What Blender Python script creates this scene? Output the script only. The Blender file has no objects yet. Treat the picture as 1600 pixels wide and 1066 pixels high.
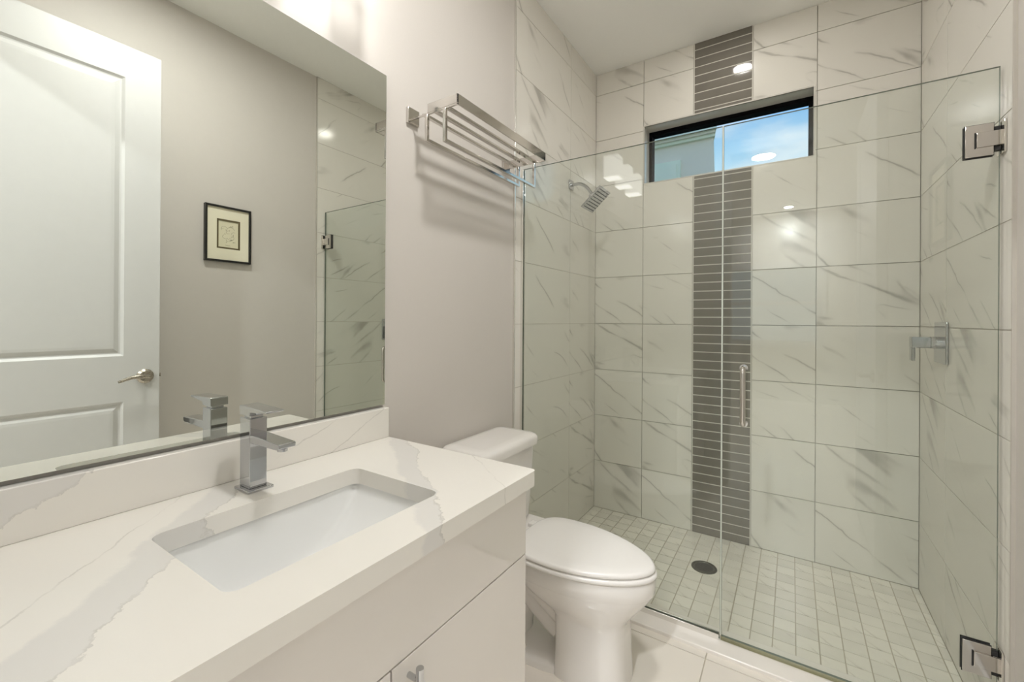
import bpy, bmesh, math, random
from mathutils import Vector, Matrix, Euler

random.seed(7)
SC = bpy.context.scene
COL = SC.collection
PI = math.pi

# ------------------------------------------------------------------ dimensions
W = 1.604        # inner width, left wall at x = 0
D = 2.716        # tiled back wall of the shower
H = 2.877        # ceiling
FZ = 0.037       # room floor (the shower floor is z = 0)
GY = 1.782       # plane of the shower glass
CT = 0.8632      # counter top
TX = 1.722       # where the wall tile starts

# ------------------------------------------------------------------ camera
cam_d = bpy.data.cameras.new('camera')
cam = bpy.data.objects.new('camera', cam_d)
COL.objects.link(cam)
F_PX = 673.1
cam_d.sensor_width = 36.0
cam_d.lens = F_PX / 1600 * 36.0
cam_d.shift_y = -(533 - 499.6) / 1600
cam_d.clip_start = 0.02
yaw, pitch, roll = 0.5759, 0.0008, 0.0061
cam.matrix_world = (Matrix.Translation((1.1029, 0.0, 1.2399)) @ Matrix.Rotation(yaw, 4, 'Z')
                    @ Matrix.Rotation(PI / 2 + pitch, 4, 'X') @ Matrix.Rotation(roll, 4, 'Z'))
SC.camera = cam

# ------------------------------------------------------------------ view
SC.view_settings.view_transform = 'Standard'
SC.view_settings.look = 'None'
SC.view_settings.exposure = 0.05
SC.view_settings.gamma = 1.0
SC.view_settings.use_curve_mapping = False
SC.cycles.transparent_max_bounces = 24
SC.cycles.max_bounces = 14
SC.cycles.diffuse_bounces = 8
SC.cycles.glossy_bounces = 8

# light levels
L_SKY = 1.12
L_SHOWER_CAN = 88.0
L_ROOM_FILL = 178.0
L_HALL_CAN = 1800.0
L_SHADE = 3.8
L_HALL_WINDOW = 0.0

# ------------------------------------------------------------------ world: blue sky with thin white cloud
world = bpy.data.worlds.new('sky')
SC.world = world
world.use_nodes = True
wn, wl = world.node_tree.nodes, world.node_tree.links
wn.clear()
wo = wn.new('ShaderNodeOutputWorld')
wb = wn.new('ShaderNodeBackground')
wtc = wn.new('ShaderNodeTexCoord')
wsx = wn.new('ShaderNodeSeparateXYZ')
wl.new(wtc.outputs['Generated'], wsx.inputs[0])
wr = wn.new('ShaderNodeValToRGB')
wl.new(wsx.outputs['Z'], wr.inputs[0])
e = wr.color_ramp.elements
e[0].position = 0.0; e[0].color = (0.80, 0.88, 0.92, 1)
e[1].position = 0.75; e[1].color = (0.10, 0.28, 0.75, 1)
for pos, c in ((0.25, (0.62, 0.86, 1.0, 1)), (0.34, (0.33, 0.63, 0.93, 1)), (0.42, (0.20, 0.48, 0.90, 1))):
    k = e.new(pos); k.color = c
wno = wn.new('ShaderNodeTexNoise')
wno.inputs['Scale'].default_value = 5.0
wno.inputs['Detail'].default_value = 5.0
wmp = wn.new('ShaderNodeMapping'); wmp.inputs['Scale'].default_value = (1, 1, 3.0)
wl.new(wtc.outputs['Generated'], wmp.inputs[0]); wl.new(wmp.outputs[0], wno.inputs['Vector'])
wcr = wn.new('ShaderNodeValToRGB')
wcr.color_ramp.elements[0].position = 0.46; wcr.color_ramp.elements[1].position = 0.80
wl.new(wno.outputs['Fac'], wcr.inputs[0])
wmx = wn.new('ShaderNodeMix'); wmx.data_type = 'RGBA'
wl.new(wcr.outputs[0], wmx.inputs['Factor']); wl.new(wr.outputs[0], wmx.inputs['A'])
wmx.inputs['B'].default_value = (0.9, 0.95, 1.0, 1)
wl.new(wmx.outputs['Result'], wb.inputs['Color'])
wb.inputs['Strength'].default_value = L_SKY
wl.new(wb.outputs[0], wo.inputs[0])

# ------------------------------------------------------------------ material helpers
class NT:
    def __init__(s, name):
        s.m = bpy.data.materials.new(name); s.m.use_nodes = True
        s.n = s.m.node_tree.nodes; s.l = s.m.node_tree.links; s.n.clear()
        s.out = s.n.new('ShaderNodeOutputMaterial')
    def set(s, sock, v):
        if isinstance(v, bpy.types.NodeSocket): s.l.new(v, sock)
        else: sock.default_value = v
    def math(s, op, a, b=None, c=None, clamp=False):
        x = s.n.new('ShaderNodeMath'); x.operation = op; x.use_clamp = clamp
        s.set(x.inputs[0], a)
        if b is not None: s.set(x.inputs[1], b)
        if c is not None: s.set(x.inputs[2], c)
        return x.outputs[0]
    def vmath(s, op, a, b=None):
        x = s.n.new('ShaderNodeVectorMath'); x.operation = op
        s.set(x.inputs[0], a)
        if b is not None: s.set(x.inputs[1], b)
        return x.outputs['Value'] if op in ('DOT_PRODUCT', 'LENGTH') else x.outputs[0]
    def coord(s, w='Object'): return s.n.new('ShaderNodeTexCoord').outputs[w]
    def mapping(s, v, loc=(0,0,0), rot=(0,0,0), sc=(1,1,1)):
        x = s.n.new('ShaderNodeMapping'); s.set(x.inputs[0], v)
        x.inputs['Location'].default_value = loc; x.inputs['Rotation'].default_value = rot; x.inputs['Scale'].default_value = sc
        return x.outputs[0]
    def noise(s, v, scale=5, detail=3, rough=0.5, dist=0.0, out='Fac'):
        x = s.n.new('ShaderNodeTexNoise'); s.set(x.inputs['Vector'], v)
        x.inputs['Scale'].default_value = scale; x.inputs['Detail'].default_value = detail
        x.inputs['Roughness'].default_value = rough; x.inputs['Distortion'].default_value = dist
        return x.outputs[out]
    def maprange(s, v, a, b, c=0.0, d=1.0, smooth=True):
        x = s.n.new('ShaderNodeMapRange')
        x.interpolation_type = 'SMOOTHSTEP' if smooth else 'LINEAR'
        s.set(x.inputs['Value'], v)
        for i, q in zip(('From Min', 'From Max', 'To Min', 'To Max'), (a, b, c, d)): s.set(x.inputs[i], q)
        return x.outputs['Result']
    def mix(s, f, a, b):
        x = s.n.new('ShaderNodeMix'); x.data_type = 'RGBA'
        s.set(x.inputs['Factor'], f)
        s.set(x.inputs['A'], a if isinstance(a, bpy.types.NodeSocket) else (*a, 1) if len(a) == 3 else a)
        s.set(x.inputs['B'], b if isinstance(b, bpy.types.NodeSocket) else (*b, 1) if len(b) == 3 else b)
        return x.outputs['Result']
    def principled(s, color, rough=0.5, metal=0.0, spec=0.5, bump=None, bump_d=0.001, coat=0.0):
        b = s.n.new('ShaderNodeBsdfPrincipled')
        s.set(b.inputs['Base Color'], color if isinstance(color, bpy.types.NodeSocket) else (*color, 1))
        s.set(b.inputs['Roughness'], rough); s.set(b.inputs['Metallic'], metal)
        b.inputs['Specular IOR Level'].default_value = spec
        b.inputs['Coat Weight'].default_value = coat
        if bump is not None:
            x = s.n.new('ShaderNodeBump'); x.inputs['Distance'].default_value = bump_d; x.inputs['Strength'].default_value = 0.4
            s.l.new(bump, x.inputs['Height']); s.l.new(x.outputs[0], b.inputs['Normal'])
        s.l.new(b.outputs[0], s.out.inputs[0])
        return s.m

def plain(name, color, rough=0.5, metal=0.0, spec=0.5, var=0.02, scale=30, coat=0.0, bump_d=None):
    """one-colour material with a faint procedural variation"""
    t = NT(name)
    n = t.noise(t.coord('Object'), scale, 3)
    c2 = tuple(min(1, c * (1 + var)) for c in color); c1 = tuple(c * (1 - var) for c in color)
    return t.principled(t.mix(n, c1, c2), rough, metal, spec, n if bump_d else None, bump_d or 0.001, coat)

def metal(name, color, rough):
    t = NT(name)
    n = t.noise(t.coord('Object'), 60, 2)
    return t.principled(t.mix(n, tuple(c * .97 for c in color), color), t.maprange(n, 0.3, 0.7, rough * .85, rough * 1.15), 1.0)

def marble(name, base, vein, amount=1.0, rough=0.12, freq=1.0, patch=0.97):
    t = NT(name)
    uv = t.coord('UV')
    def family(ang, off, sc, stretch, width, lo, hi, dist):
        wob = t.math('MULTIPLY', t.math('SUBTRACT', t.noise(t.mapping(uv, off), 3.0 * freq, 4, 0.55), 0.5), dist)
        r = t.mapping(uv, (0, 0, 0), (0, 0, math.radians(ang)))
        cmb = t.n.new('ShaderNodeCombineXYZ'); sp = t.n.new('ShaderNodeSeparateXYZ'); t.l.new(r, sp.inputs[0])
        t.l.new(t.math('MULTIPLY', sp.outputs['X'], stretch), cmb.inputs[0])
        t.l.new(t.math('ADD', sp.outputs['Y'], wob), cmb.inputs[1])
        n = t.noise(t.mapping(cmb.outputs[0], off), sc * freq, 1.5, 0.4)
        r1 = t.math('ABSOLUTE', t.math('SUBTRACT', n, 0.5))
        l = t.math('SUBTRACT', 1.0, t.maprange(r1, 0.0, width))
        h = t.math('SUBTRACT', 1.0, t.maprange(r1, 0.0, width * 3.5))
        m = t.maprange(t.noise(t.mapping(uv, (off[1] + 7.3, off[0] + 2.2, 0)), 3.6 * freq, 2), lo, hi)
        return t.math('MULTIPLY', m, t.math('ADD', t.math('MULTIPLY', l, 0.60), t.math('MULTIPLY', h, 0.13)))
    v = t.math('MAXIMUM', family(38, (0, 0, 0), 4.2, 0.13, 0.014, 0.48, 0.66, 0.10), family(27, (4.1, 8.7, 0), 5.2, 0.15, 0.010, 0.50, 0.66, 0.08))
    v = t.math('MULTIPLY', v, amount, clamp=True)
    cloud = t.noise(t.mapping(uv, (3, 5, 0)), 2.4, 3)
    base_c = t.mix(t.maprange(cloud, 0.35, 0.75), base, tuple(c * patch for c in base))
    return t.principled(t.mix(v, base_c, vein), rough, 0, 0.5)

def quartz(name, ax, bands, lines, off):
    """white quartz; ax = which two object axes carry the pattern; bands (nx, ny, lo, hi), lines (nx, ny, d)"""
    t = NT(name)
    sp = t.n.new('ShaderNodeSeparateXYZ'); t.l.new(t.coord('Object'), sp.inputs[0])
    p = t.math('ADD', sp.outputs['XYZ'.index(ax[0])], off[0]); q = t.math('ADD', sp.outputs['XYZ'.index(ax[1])], off[1])
    co = t.coord('Object')
    nz = t.math('ADD', t.math('MULTIPLY', t.math('SUBTRACT', t.noise(co, 9, 6, 0.62), 0.5), 0.085),
                t.math('MULTIPLY', t.math('SUBTRACT', t.noise(t.mapping(co, (3, 1, 2)), 55, 4, 0.7), 0.5), 0.020))
    nz2 = t.math('MULTIPLY', t.math('SUBTRACT', t.noise(t.mapping(co, (8, 3, 2)), 10, 6, 0.62), 0.5), 0.075)
    base = (0.81, 0.785, 0.735); grey = (0.70, 0.685, 0.66); dark = (0.58, 0.56, 0.52)
    col = t.mix(t.noise(co, 4, 3), base, tuple(c * 0.985 for c in base))
    for nx, ny, lo, hi in bands:
        s = t.math('ADD', t.math('MULTIPLY', p, nx), t.math('MULTIPLY', q, ny))
        a = t.math('SUBTRACT', t.math('ADD', s, nz2), lo); b = t.math('SUBTRACT', hi, t.math('ADD', s, nz))
        ins = t.math('MULTIPLY', t.maprange(a, -0.004, 0.010), t.maprange(b, -0.001, 0.0015))
        col = t.mix(t.math('MULTIPLY', ins, 0.85), col, grey)
        edge = t.math('MULTIPLY', t.math('MULTIPLY', t.maprange(b, -0.001, 0.001), t.math('SUBTRACT', 1.0, t.maprange(b, 0.001, 0.006))), t.maprange(t.noise(t.mapping(co, (1, 6, 2)), 14, 2), 0.30, 0.56))
        col = t.mix(t.math('MULTIPLY', edge, 0.75), col, dark)
    for nx, ny, d in lines:
        s = t.math('ADD', t.math('MULTIPLY', p, nx), t.math('MULTIPLY', q, ny))
        b = t.math('ABSOLUTE', t.math('SUBTRACT', t.math('ADD', s, t.math('MULTIPLY', nz, 0.35)), d))
        ln = t.math('MULTIPLY', t.math('SUBTRACT', 1.0, t.maprange(b, 0.0005, 0.0025)), t.maprange(t.noise(t.mapping(co, (4, 2, 9)), 12, 2), 0.28, 0.56))
        col = t.mix(t.math('MULTIPLY', ln, 0.6), col, dark)
    return t.principled(col, 0.10, 0, 0.5)

def glass(name, tint, f0=0.045, rough=0.0):
    t = NT(name)
    geo = t.n.new('ShaderNodeNewGeometry')
    c = t.math('ABSOLUTE', t.vmath('DOT_PRODUCT', geo.outputs['Incoming'], geo.outputs['Normal']))
    f = t.math('ADD', f0, t.math('MULTIPLY', 1 - f0, t.math('POWER', t.math('SUBTRACT', 1.0, c, clamp=True), 5.0)), clamp=True)
    tr = t.n.new('ShaderNodeBsdfTransparent')
    n = t.noise(t.coord('Object'), 3, 1)
    t.l.new(t.mix(n, tint, tuple(x * 0.998 for x in tint)), tr.inputs[0])
    gl = t.n.new('ShaderNodeBsdfGlossy'); gl.inputs['Roughness'].default_value = rough
    mx = t.n.new('ShaderNodeMixShader'); t.l.new(f, mx.inputs[0]); t.l.new(tr.outputs[0], mx.inputs[1]); t.l.new(gl.outputs[0], mx.inputs[2])
    t.l.new(mx.outputs[0], t.out.inputs[0])
    return t.m

def emit(name, color, strength, var=0.05):
    t = NT(name)
    em = t.n.new('ShaderNodeEmission')
    n = t.noise(t.coord('Object'), 8, 2)
    t.l.new(t.mix(n, tuple(c * (1 - var) for c in color), color), em.inputs[0]); em.inputs[1].default_value = strength
    t.l.new(em.outputs[0], t.out.inputs[0])
    return t.m

M = {}
M['paint'] = plain('greige_paint', (0.615, 0.58, 0.54), 0.55, var=0.012, scale=120, bump_d=0.0003)
M['ceiling'] = plain('ceiling_paint', (0.91, 0.905, 0.875), 0.75, var=0.01, scale=120, bump_d=0.0004)
M['white_trim'] = plain('white_trim_paint', (0.655, 0.655, 0.65), 0.35, var=0.008)
M['marble'] = marble('marble_look_tile', (0.77, 0.745, 0.69), (0.40, 0.38, 0.34), 1.15)
M['marble_floor'] = marble('marble_mosaic_tile', (0.82, 0.785, 0.715), (0.48, 0.43, 0.37), 1.0, 0.22, 1.5, 0.86)
M['grout'] = plain('light_grout', (0.50, 0.47, 0.42), 0.8, var=0.05)
M['grout_floor'] = plain('tan_grout', (0.46, 0.42, 0.34), 0.85, var=0.08)
M['accent'] = plain('taupe_glass_tile', (0.185, 0.17, 0.145), 0.07, var=0.10, scale=14)
M['accent_grout'] = plain('pale_grout', (0.66, 0.64, 0.58), 0.8, var=0.03)
M['floor_tile'] = marble('floor_tile', (0.78, 0.73, 0.66), (0.66, 0.61, 0.54), 0.5, 0.18, 0.6)
M['chrome'] = metal('polished_chrome', (0.54, 0.55, 0.565), 0.05)
M['nickel_bright'] = metal('polished_nickel', (0.66, 0.635, 0.60), 0.10)
M['nickel'] = metal('satin_nickel', (0.46, 0.42, 0.36), 0.28)
M['steel_dark'] = metal('drain_bronze', (0.16, 0.16, 0.14), 0.35)
M['dark_hole'] = plain('dark_recess', (0.02, 0.02, 0.02), 0.6)
M['nozzle'] = plain('dark_rubber_nozzle', (0.06, 0.06, 0.07), 0.6)
M['porcelain'] = plain('white_porcelain', (0.80, 0.775, 0.745), 0.07, var=0.006, coat=0.3)
M['basin'] = plain('white_vitreous_china', (0.84, 0.845, 0.84), 0.10, var=0.004, coat=0.2)
M['seat_plastic'] = plain('white_seat_plastic', (0.82, 0.80, 0.775), 0.18, var=0.006)
M['cabinet'] = plain('gloss_white_lacquer', (0.77, 0.735, 0.695), 0.07, var=0.006, coat=0.4)
M['black_frame'] = plain('black_frame_paint', (0.012, 0.011, 0.010), 0.35, var=0.15)
M['black_alu'] = plain('black_window_aluminium', (0.004, 0.004, 0.005), 0.8, spec=0.08, var=0.15)
M['mat_board'] = plain('cream_mat_board', (0.80, 0.76, 0.60), 0.8, var=0.02)
M['mat_line'] = plain('olive_inner_mat', (0.12, 0.095, 0.045), 0.7, var=0.1)
M['paper'] = plain('cream_paper', (0.72, 0.68, 0.50), 0.8, var=0.03)
M['ink'] = plain('faded_ink', (0.28, 0.27, 0.22), 0.8)
M['mirror'] = metal('mirror_silver', (0.80, 0.825, 0.775), 0.0)
M['mirror_edge'] = plain('mirror_glass_edge', (0.10, 0.13, 0.12), 0.2)
M['glass'] = glass('clear_greenish_glass', (0.955, 0.972, 0.955))
M['glass_edge'] = plain('green_glass_edge', (0.14, 0.17, 0.14), 0.25, var=0.05)
M['window_glass'] = glass('window_glass', (0.98, 0.99, 0.985), 0.035)
M['sweep'] = glass('clear_vinyl_sweep', (0.80, 0.80, 0.68), 0.08, 0.2)
M['seal'] = plain('milky_vinyl_seal', (0.50, 0.53, 0.47), 0.35, var=0.03)
M['channel'] = metal('brushed_aluminium', (0.84, 0.83, 0.80), 0.22)
M['stone'] = plain('white_stone_threshold', (0.80, 0.76, 0.71), 0.18, var=0.02, scale=8)
M['house_wall'] = plain('grey_stucco', (0.84, 0.79, 0.68), 0.9, var=0.06, scale=40, bump_d=0.003)
M['house_trim'] = plain('pale_fascia_paint', (0.82, 0.90, 0.74), 0.5, var=0.02)
M['house_roof'] = plain('grey_roof_tile', (0.22, 0.21, 0.20), 0.8, var=0.2, scale=12)
M['hall_wall'] = plain('hall_wall_paint', (0.70, 0.68, 0.64), 0.6, var=0.012)
M['blind'] = plain('white_blind_slat', (0.80, 0.82, 0.84), 0.5)
M['soil'] = plain('lawn', (0.14, 0.20, 0.07), 0.95, var=0.3, scale=6)
M['shade_glow'] = emit('lit_opal_glass', (1.0, 0.985, 0.95), L_SHADE)
M['shade_inner'] = emit('lit_opal_glass_inside', (1.0, 0.985, 0.95), L_SHADE * 2.2)
M['can_glow_shower'] = emit('lit_warm_lens_shower', (1.0, 0.965, 0.90), L_SHOWER_CAN)
M['fill_glow_room'] = emit('lit_fill_lens_room', (1.0, 0.99, 0.97), L_ROOM_FILL)  # lens of the added room fill light
M['can_glow_hall'] = emit('lit_lens_hall', (0.96, 0.98, 1.0), L_HALL_CAN)

# ------------------------------------------------------------------ object helpers
def world_loc(o):
    v = Vector((0, 0, 0))
    while o is not None:
        v += o.location; o = o.parent
    return v

def mesh_obj(name, bm, mats, parent=None, origin=None, smooth=None, bevel=0.0, seg=2, angle=40):
    """bm is in world coordinates"""
    me = bpy.data.meshes.new(name)
    base = Vector(origin) if origin is not None else Vector((0, 0, 0))
    if parent is not None: base = world_loc(parent) + (Vector(origin) - world_loc(parent) if origin is not None else Vector((0, 0, 0)))
    bmesh.ops.translate(bm, verts=bm.verts, vec=-base)
    bmesh.ops.recalc_face_normals(bm, faces=bm.faces)
    bm.to_mesh(me); bm.free()
    for m in (mats if isinstance(mats, (list, tuple)) else [mats]): me.materials.append(M[m])
    o = bpy.data.objects.new(name, me); COL.objects.link(o)
    if parent is not None:
        o.parent = parent; o.location = base - world_loc(parent)
    else: o.location = base
    if bevel:
        b = o.modifiers.new('bevel', 'BEVEL'); b.width = bevel; b.segments = seg; b.limit_method = 'ANGLE'; b.angle_limit = math.radians(angle)
        b.harden_normals = False
        smooth = 35 if smooth is None else smooth
    if smooth:
        for p in me.polygons: p.use_smooth = True
        try: me.set_sharp_from_angle(angle=math.radians(smooth))
        except Exception: pass
    return o

def thing(name, label, cat, loc, group=None):
    o = bpy.data.objects.new(name, None); COL.objects.link(o)
    o.location = loc; o.empty_display_size = 0.05
    o['label'] = label; o['category'] = cat
    if group: o['group'] = group
    return o

def tag(o, label, cat, group=None):
    o['label'] = label; o['category'] = cat
    if group: o['group'] = group
    return o

def struct(o):
    o['kind'] = 'structure'; return o

def box(bm, a, b, mat=0, R=None):
    x0, y0, z0 = (min(a[i], b[i]) for i in range(3)); x1, y1, z1 = (max(a[i], b[i]) for i in range(3))
    vs = [bm.verts.new(v) for v in ((x0,y0,z0),(x1,y0,z0),(x1,y1,z0),(x0,y1,z0),(x0,y0,z1),(x1,y0,z1),(x1,y1,z1),(x0,y1,z1))]
    fs = [bm.faces.new([vs[i] for i in f]) for f in ((0,3,2,1),(4,5,6,7),(0,1,5,4),(1,2,6,5),(2,3,7,6),(3,0,4,7))]
    for f in fs: f.material_index = mat
    if R is not None: bmesh.ops.transform(bm, matrix=R, verts=vs)
    return fs

def new(): return bmesh.new()

def boxes(*bs):
    bm = new()
    for a, b in bs: box(bm, a, b)
    return bm

def loft(bm, rings, cap0=True, cap1=True, closed=True, mat=0):
    vr = [[bm.verts.new(p) for p in r] for r in rings]
    n = len(vr[0])
    for a, b in zip(vr, vr[1:]):
        for i in range(n if closed else n - 1):
            f = bm.faces.new((a[i], a[(i + 1) % n], b[(i + 1) % n], b[i])); f.material_index = mat
    if cap0: f = bm.faces.new(list(reversed(vr[0]))); f.material_index = mat
    if cap1: f = bm.faces.new(vr[-1]); f.material_index = mat
    return vr

def tube(bm, pts, r, n=14, cap=True):
    pts = [Vector(p) for p in pts]
    rad = r if isinstance(r, (list, tuple)) else [r] * len(pts)
    rings = []; up = None
    for i, p in enumerate(pts):
        d = (pts[min(i + 1, len(pts) - 1)] - pts[max(i - 1, 0)]).normalized()
        if up is None: up = Vector((0, 0, 1)) if abs(d.z) < 0.9 else Vector((1, 0, 0))
        s = d.cross(up).normalized(); up = s.cross(d).normalized()
        rings.append([p + (s * math.cos(t) + up * math.sin(t)) * rad[i] for t in (2 * PI * k / n for k in range(n))])
    loft(bm, rings, cap, cap)

def cyl(bm, c, axis, r, h, n=28, r2=None):
    a = Vector(axis).normalized(); c = Vector(c)
    tube(bm, [c, c + a * h], [r, r if r2 is None else r2], n)

def bez(p0, p1, p2, n=8):
    p0, p1, p2 = map(Vector, (p0, p1, p2))
    return [p0 * (1-t)**2 + p1 * 2*t*(1-t) + p2 * t*t for t in (i / n for i in range(n + 1))]

def rrect(x0, x1, y0, y1, z, r, n=6):
    out = []
    for cx, cy, a0 in ((x1 - r, y1 - r, 0), (x0 + r, y1 - r, 90), (x0 + r, y0 + r, 180), (x1 - r, y0 + r, 270)):
        for i in range(n + 1):
            a = math.radians(a0 + 90 * i / n); out.append((cx + r * math.cos(a), cy + r * math.sin(a), z))
    return out

def egg(xb, xm, xf, yc, hw, z, eb=3.2, ef=2.0, n=56):
    """outline of a toilet seat: back edge xb, widest at xm, front tip xf"""
    out = []
    for i in range(n):
        t = 2 * PI * i / n; c, s = math.cos(t), math.sin(t)
        if c >= 0: ex = ef; L = xf - xm
        else: ex = eb; L = xm - xb
        out.append((xm + L * math.copysign(abs(c) ** (2 / ex), c), yc + hw * math.copysign(abs(s) ** (2 / ex), s), z))
    return out

def ring_face(bm, outer, inner, mat=0):
    """planar face with a hole"""
    vo = [bm.verts.new(p) for p in outer]; vi = [bm.verts.new(p) for p in inner]
    es = [bm.edges.new((l[i], l[(i + 1) % len(l)])) for l in (vo, vi) for i in range(len(l))]
    r = bmesh.ops.triangle_fill(bm, use_beauty=True, use_dissolve=False, edges=es)
    return vo, vi

def uvtile(bm, f, uv, o, ux, vx, off):
    for lp in f.loops:
        d = lp.vert.co - o
        lp[uv].uv = (d.dot(ux) + off[0], d.dot(vx) + off[1])

VARIANTS = [(3.1 * i + 0.4, 5.7 * ((i * 3) % 7) + 0.9) for i in range(9)]
def tiles(bm, origin, ux, vx, us, vs, thick, gap, pick=None, holes=()):
    """rectangular tiles between grid lines us, vs; origin on the finished surface, thickness goes inward"""
    uv = bm.loops.layers.uv.verify()
    o, ux, vx = Vector(origin), Vector(ux), Vector(vx); nrm = ux.cross(vx)
    for i in range(len(us) - 1):
        for j in range(len(vs) - 1):
            off = VARIANTS[(pick(i, j) if pick else random.randrange(len(VARIANTS))) % len(VARIANTS)]
            rects = [(us[i], us[i + 1], vs[j], vs[j + 1])]
            for h in holes:
                nr = []
                for a, b, c, d in rects:
                    if h[0] >= b or h[1] <= a or h[2] >= d or h[3] <= c: nr.append((a, b, c, d)); continue
                    if c < h[2]: nr.append((a, b, c, h[2])); c = h[2]
                    if d > h[3]: nr.append((a, b, h[3], d)); d = h[3]
                    if a < h[0]: nr.append((a, h[0], c, d))
                    if b > h[1]: nr.append((h[1], b, c, d))
                rects = nr
            for a, b, c, d in rects:
                A = a + (gap / 2 if abs(a - us[i]) < 1e-9 else 0); B = b - (gap / 2 if abs(b - us[i + 1]) < 1e-9 else 0)
                Cc = c + (gap / 2 if abs(c - vs[j]) < 1e-9 else 0); Dd = d - (gap / 2 if abs(d - vs[j + 1]) < 1e-9 else 0)
                if B - A < 1e-4 or Dd - Cc < 1e-4: continue
                top = [bm.verts.new(o + ux * p + vx * q) for p, q in ((A, Cc), (B, Cc), (B, Dd), (A, Dd))]
                bot = [bm.verts.new(v.co - nrm * thick) for v in top]
                fs = [bm.faces.new(top)] + [bm.faces.new((top[k], bot[k], bot[(k + 1) % 4], top[(k + 1) % 4])) for k in range(4)]
                for f in fs: uvtile(bm, f, uv, o + ux * us[i] + vx * vs[j], ux, vx, off)

# ================================================================== THE SETTING
# floor of the room and the hall: one tiled surface
bm = boxes(((-1.2, -4.2, FZ - 0.10), (2.8, 1.84, FZ - 0.003)))
floor = struct(mesh_obj('floor', bm, 'grout_floor'))
bm = new()
xs = [-1.2, -0.95, -0.35, 0.25, 0.851, 1.452, 2.05, 2.65, 2.8]
ys = [-4.2 + 0.0] + [1.667 - 1.2 * k for k in range(4, -1, -1)] + [1.84]
tiles(bm, (0, 0, FZ), (1, 0, 0), (0, 1, 0), xs, ys, 0.008, 0.004)
mesh_obj('floor_tile', bm, 'floor_tile', floor)

# shower floor: 3 inch mosaic
bm = boxes(((-0.02, 1.80, -0.10), (W + 0.02, D + 0.02, -0.002)))
floor_sh = struct(mesh_obj('floor_shower', bm, 'grout_floor'))
bm = new()
P = 0.0757
xs = [0.0] + [1.576 - P * k for k in range(20, -1, -1)] + [W]
ys = [1.82] + [2.657 - P * k for k in range(10, -1, -1)] + [D]
ys = sorted(set(ys))
def mos(i, j): return (i * 5 + j * 3 + (i * j) % 4) % 9
tiles(bm, (0, 0, 0), (1, 0, 0), (0, 1, 0), xs, ys, 0.006, 0.0042, mos)
mesh_obj('mosaic_tile', bm, 'marble_floor', floor_sh)

# ceiling
ceiling = struct(mesh_obj('ceiling', boxes(((-1.2, -4.2, H), (2.8, D + 0.25, H + 0.1))), 'ceiling'))

# left wall: painted, tiled inside the shower
wl_ = struct(mesh_obj('wall_left', boxes(((-0.12, -0.02, -0.1), (-0.008, D + 0.1, H))), 'paint'))
ROW = 0.303
rows = [0.0] + [0.0082 + ROW * k for k in range(1, 10)] + [H]
bm = new()
tiles(bm, (0, 0, 0), (0, 1, 0), (0, 0, 1), [TX, 2.326, D], rows, 0.007, 0.003, lambda i, j: (4 + i * 3 + (j // 2) * 2) % 9)
mesh_obj('marble_tile', bm, 'marble', wl_)
mesh_obj('tile_grout', boxes(((-0.009, TX, 0), (-0.0015, D, H))), 'grout', wl_)
mesh_obj('tile_edge_trim', boxes(((-0.009, TX - 0.006, FZ), (0.001, TX + 0.0005, H))), 'channel', wl_, bevel=0.001)

# right wall
wr_ = struct(mesh_obj('wall_right', boxes(((W + 0.008, -0.02, -0.1), (W + 0.14, D + 0.1, H))), 'paint'))
bm = new()
tiles(bm, (W, 0, 0), (0, -1, 0), (0, 0, 1), [-D, -2.313, -TX], rows, 0.007, 0.003, lambda i, j: (2 + i * 5 + j * 4) % 9)
mesh_obj('marble_tile', bm, 'marble', wr_)
mesh_obj('tile_grout', boxes(((W + 0.0015, TX, 0), (W + 0.009, D, H))), 'grout', wr_)
mesh_obj('tile_edge_trim', boxes(((W - 0.001, TX - 0.006, FZ), (W + 0.009, TX + 0.0005, H))), 'grout', wr_, bevel=0.001)

# back wall with the window opening
OX0, OX1, OZ0, OZ1 = 0.323, 1.193, 2.102, 2.457
bm = boxes(((-0.12, D + 0.008, -0.1), (OX0 - 0.008, D + 0.2, H)), ((OX1 + 0.008, D + 0.008, -0.1), (W + 0.14, D + 0.2, H)),
           ((OX0 - 0.008, D + 0.008, -0.1), (OX1 + 0.008, D + 0.2, OZ0 - 0.008)), ((OX0 - 0.008, D + 0.008, OZ1 + 0.008), (OX1 + 0.008, D + 0.2, H)))
wb_ = struct(mesh_obj('wall_back', bm, 'grout'))
SX0, SX1 = 0.6131, 0.9151
hole = (OX0, OX1, OZ0, OZ1)
bm = new()
tiles(bm, (0, D, 0), (1, 0, 0), (0, 0, 1), [0, 0.317, SX0 - 0.003], rows, 0.007, 0.003, lambda i, j: (i * 4 + j * 2 + 1) % 9, [hole])
tiles(bm, (0, D, 0), (1, 0, 0), (0, 0, 1), [SX1 + 0.003, 1.2078, W], rows, 0.007, 0.003, lambda i, j: (i * 2 + j * 5 + 3) % 9, [hole])
mesh_obj('marble_tile', bm, 'marble', wb_)
# taupe strip tiles
lines = [0.0] + [0.0436 + 0.0508 * k for k in range(56)] + [H]
bm = new()
for a, b in zip(lines, lines[1:]):
    z0, z1 = a + (0.0028 if a > 0 else 0), b - (0.0028 if b < H else 0)
    for c, d in ((z0, min(z1, OZ0)), (max(z0, OZ1), z1)):
        if d - c > 0.004: box(bm, (SX0 + 0.003, D - 0.0005, c), (SX1 - 0.003, D + 0.006, d))
mesh_obj('accent_tile_strip', bm, 'accent', wb_)
mesh_obj('strip_grout', boxes(((SX0 - 0.0028, D + 0.0008, 0), (SX1 + 0.0028, D + 0.0075, OZ0)), ((SX0 - 0.0028, D + 0.0008, OZ1), (SX1 + 0.0028, D + 0.0075, H))), 'accent_grout', wb_)
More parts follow.
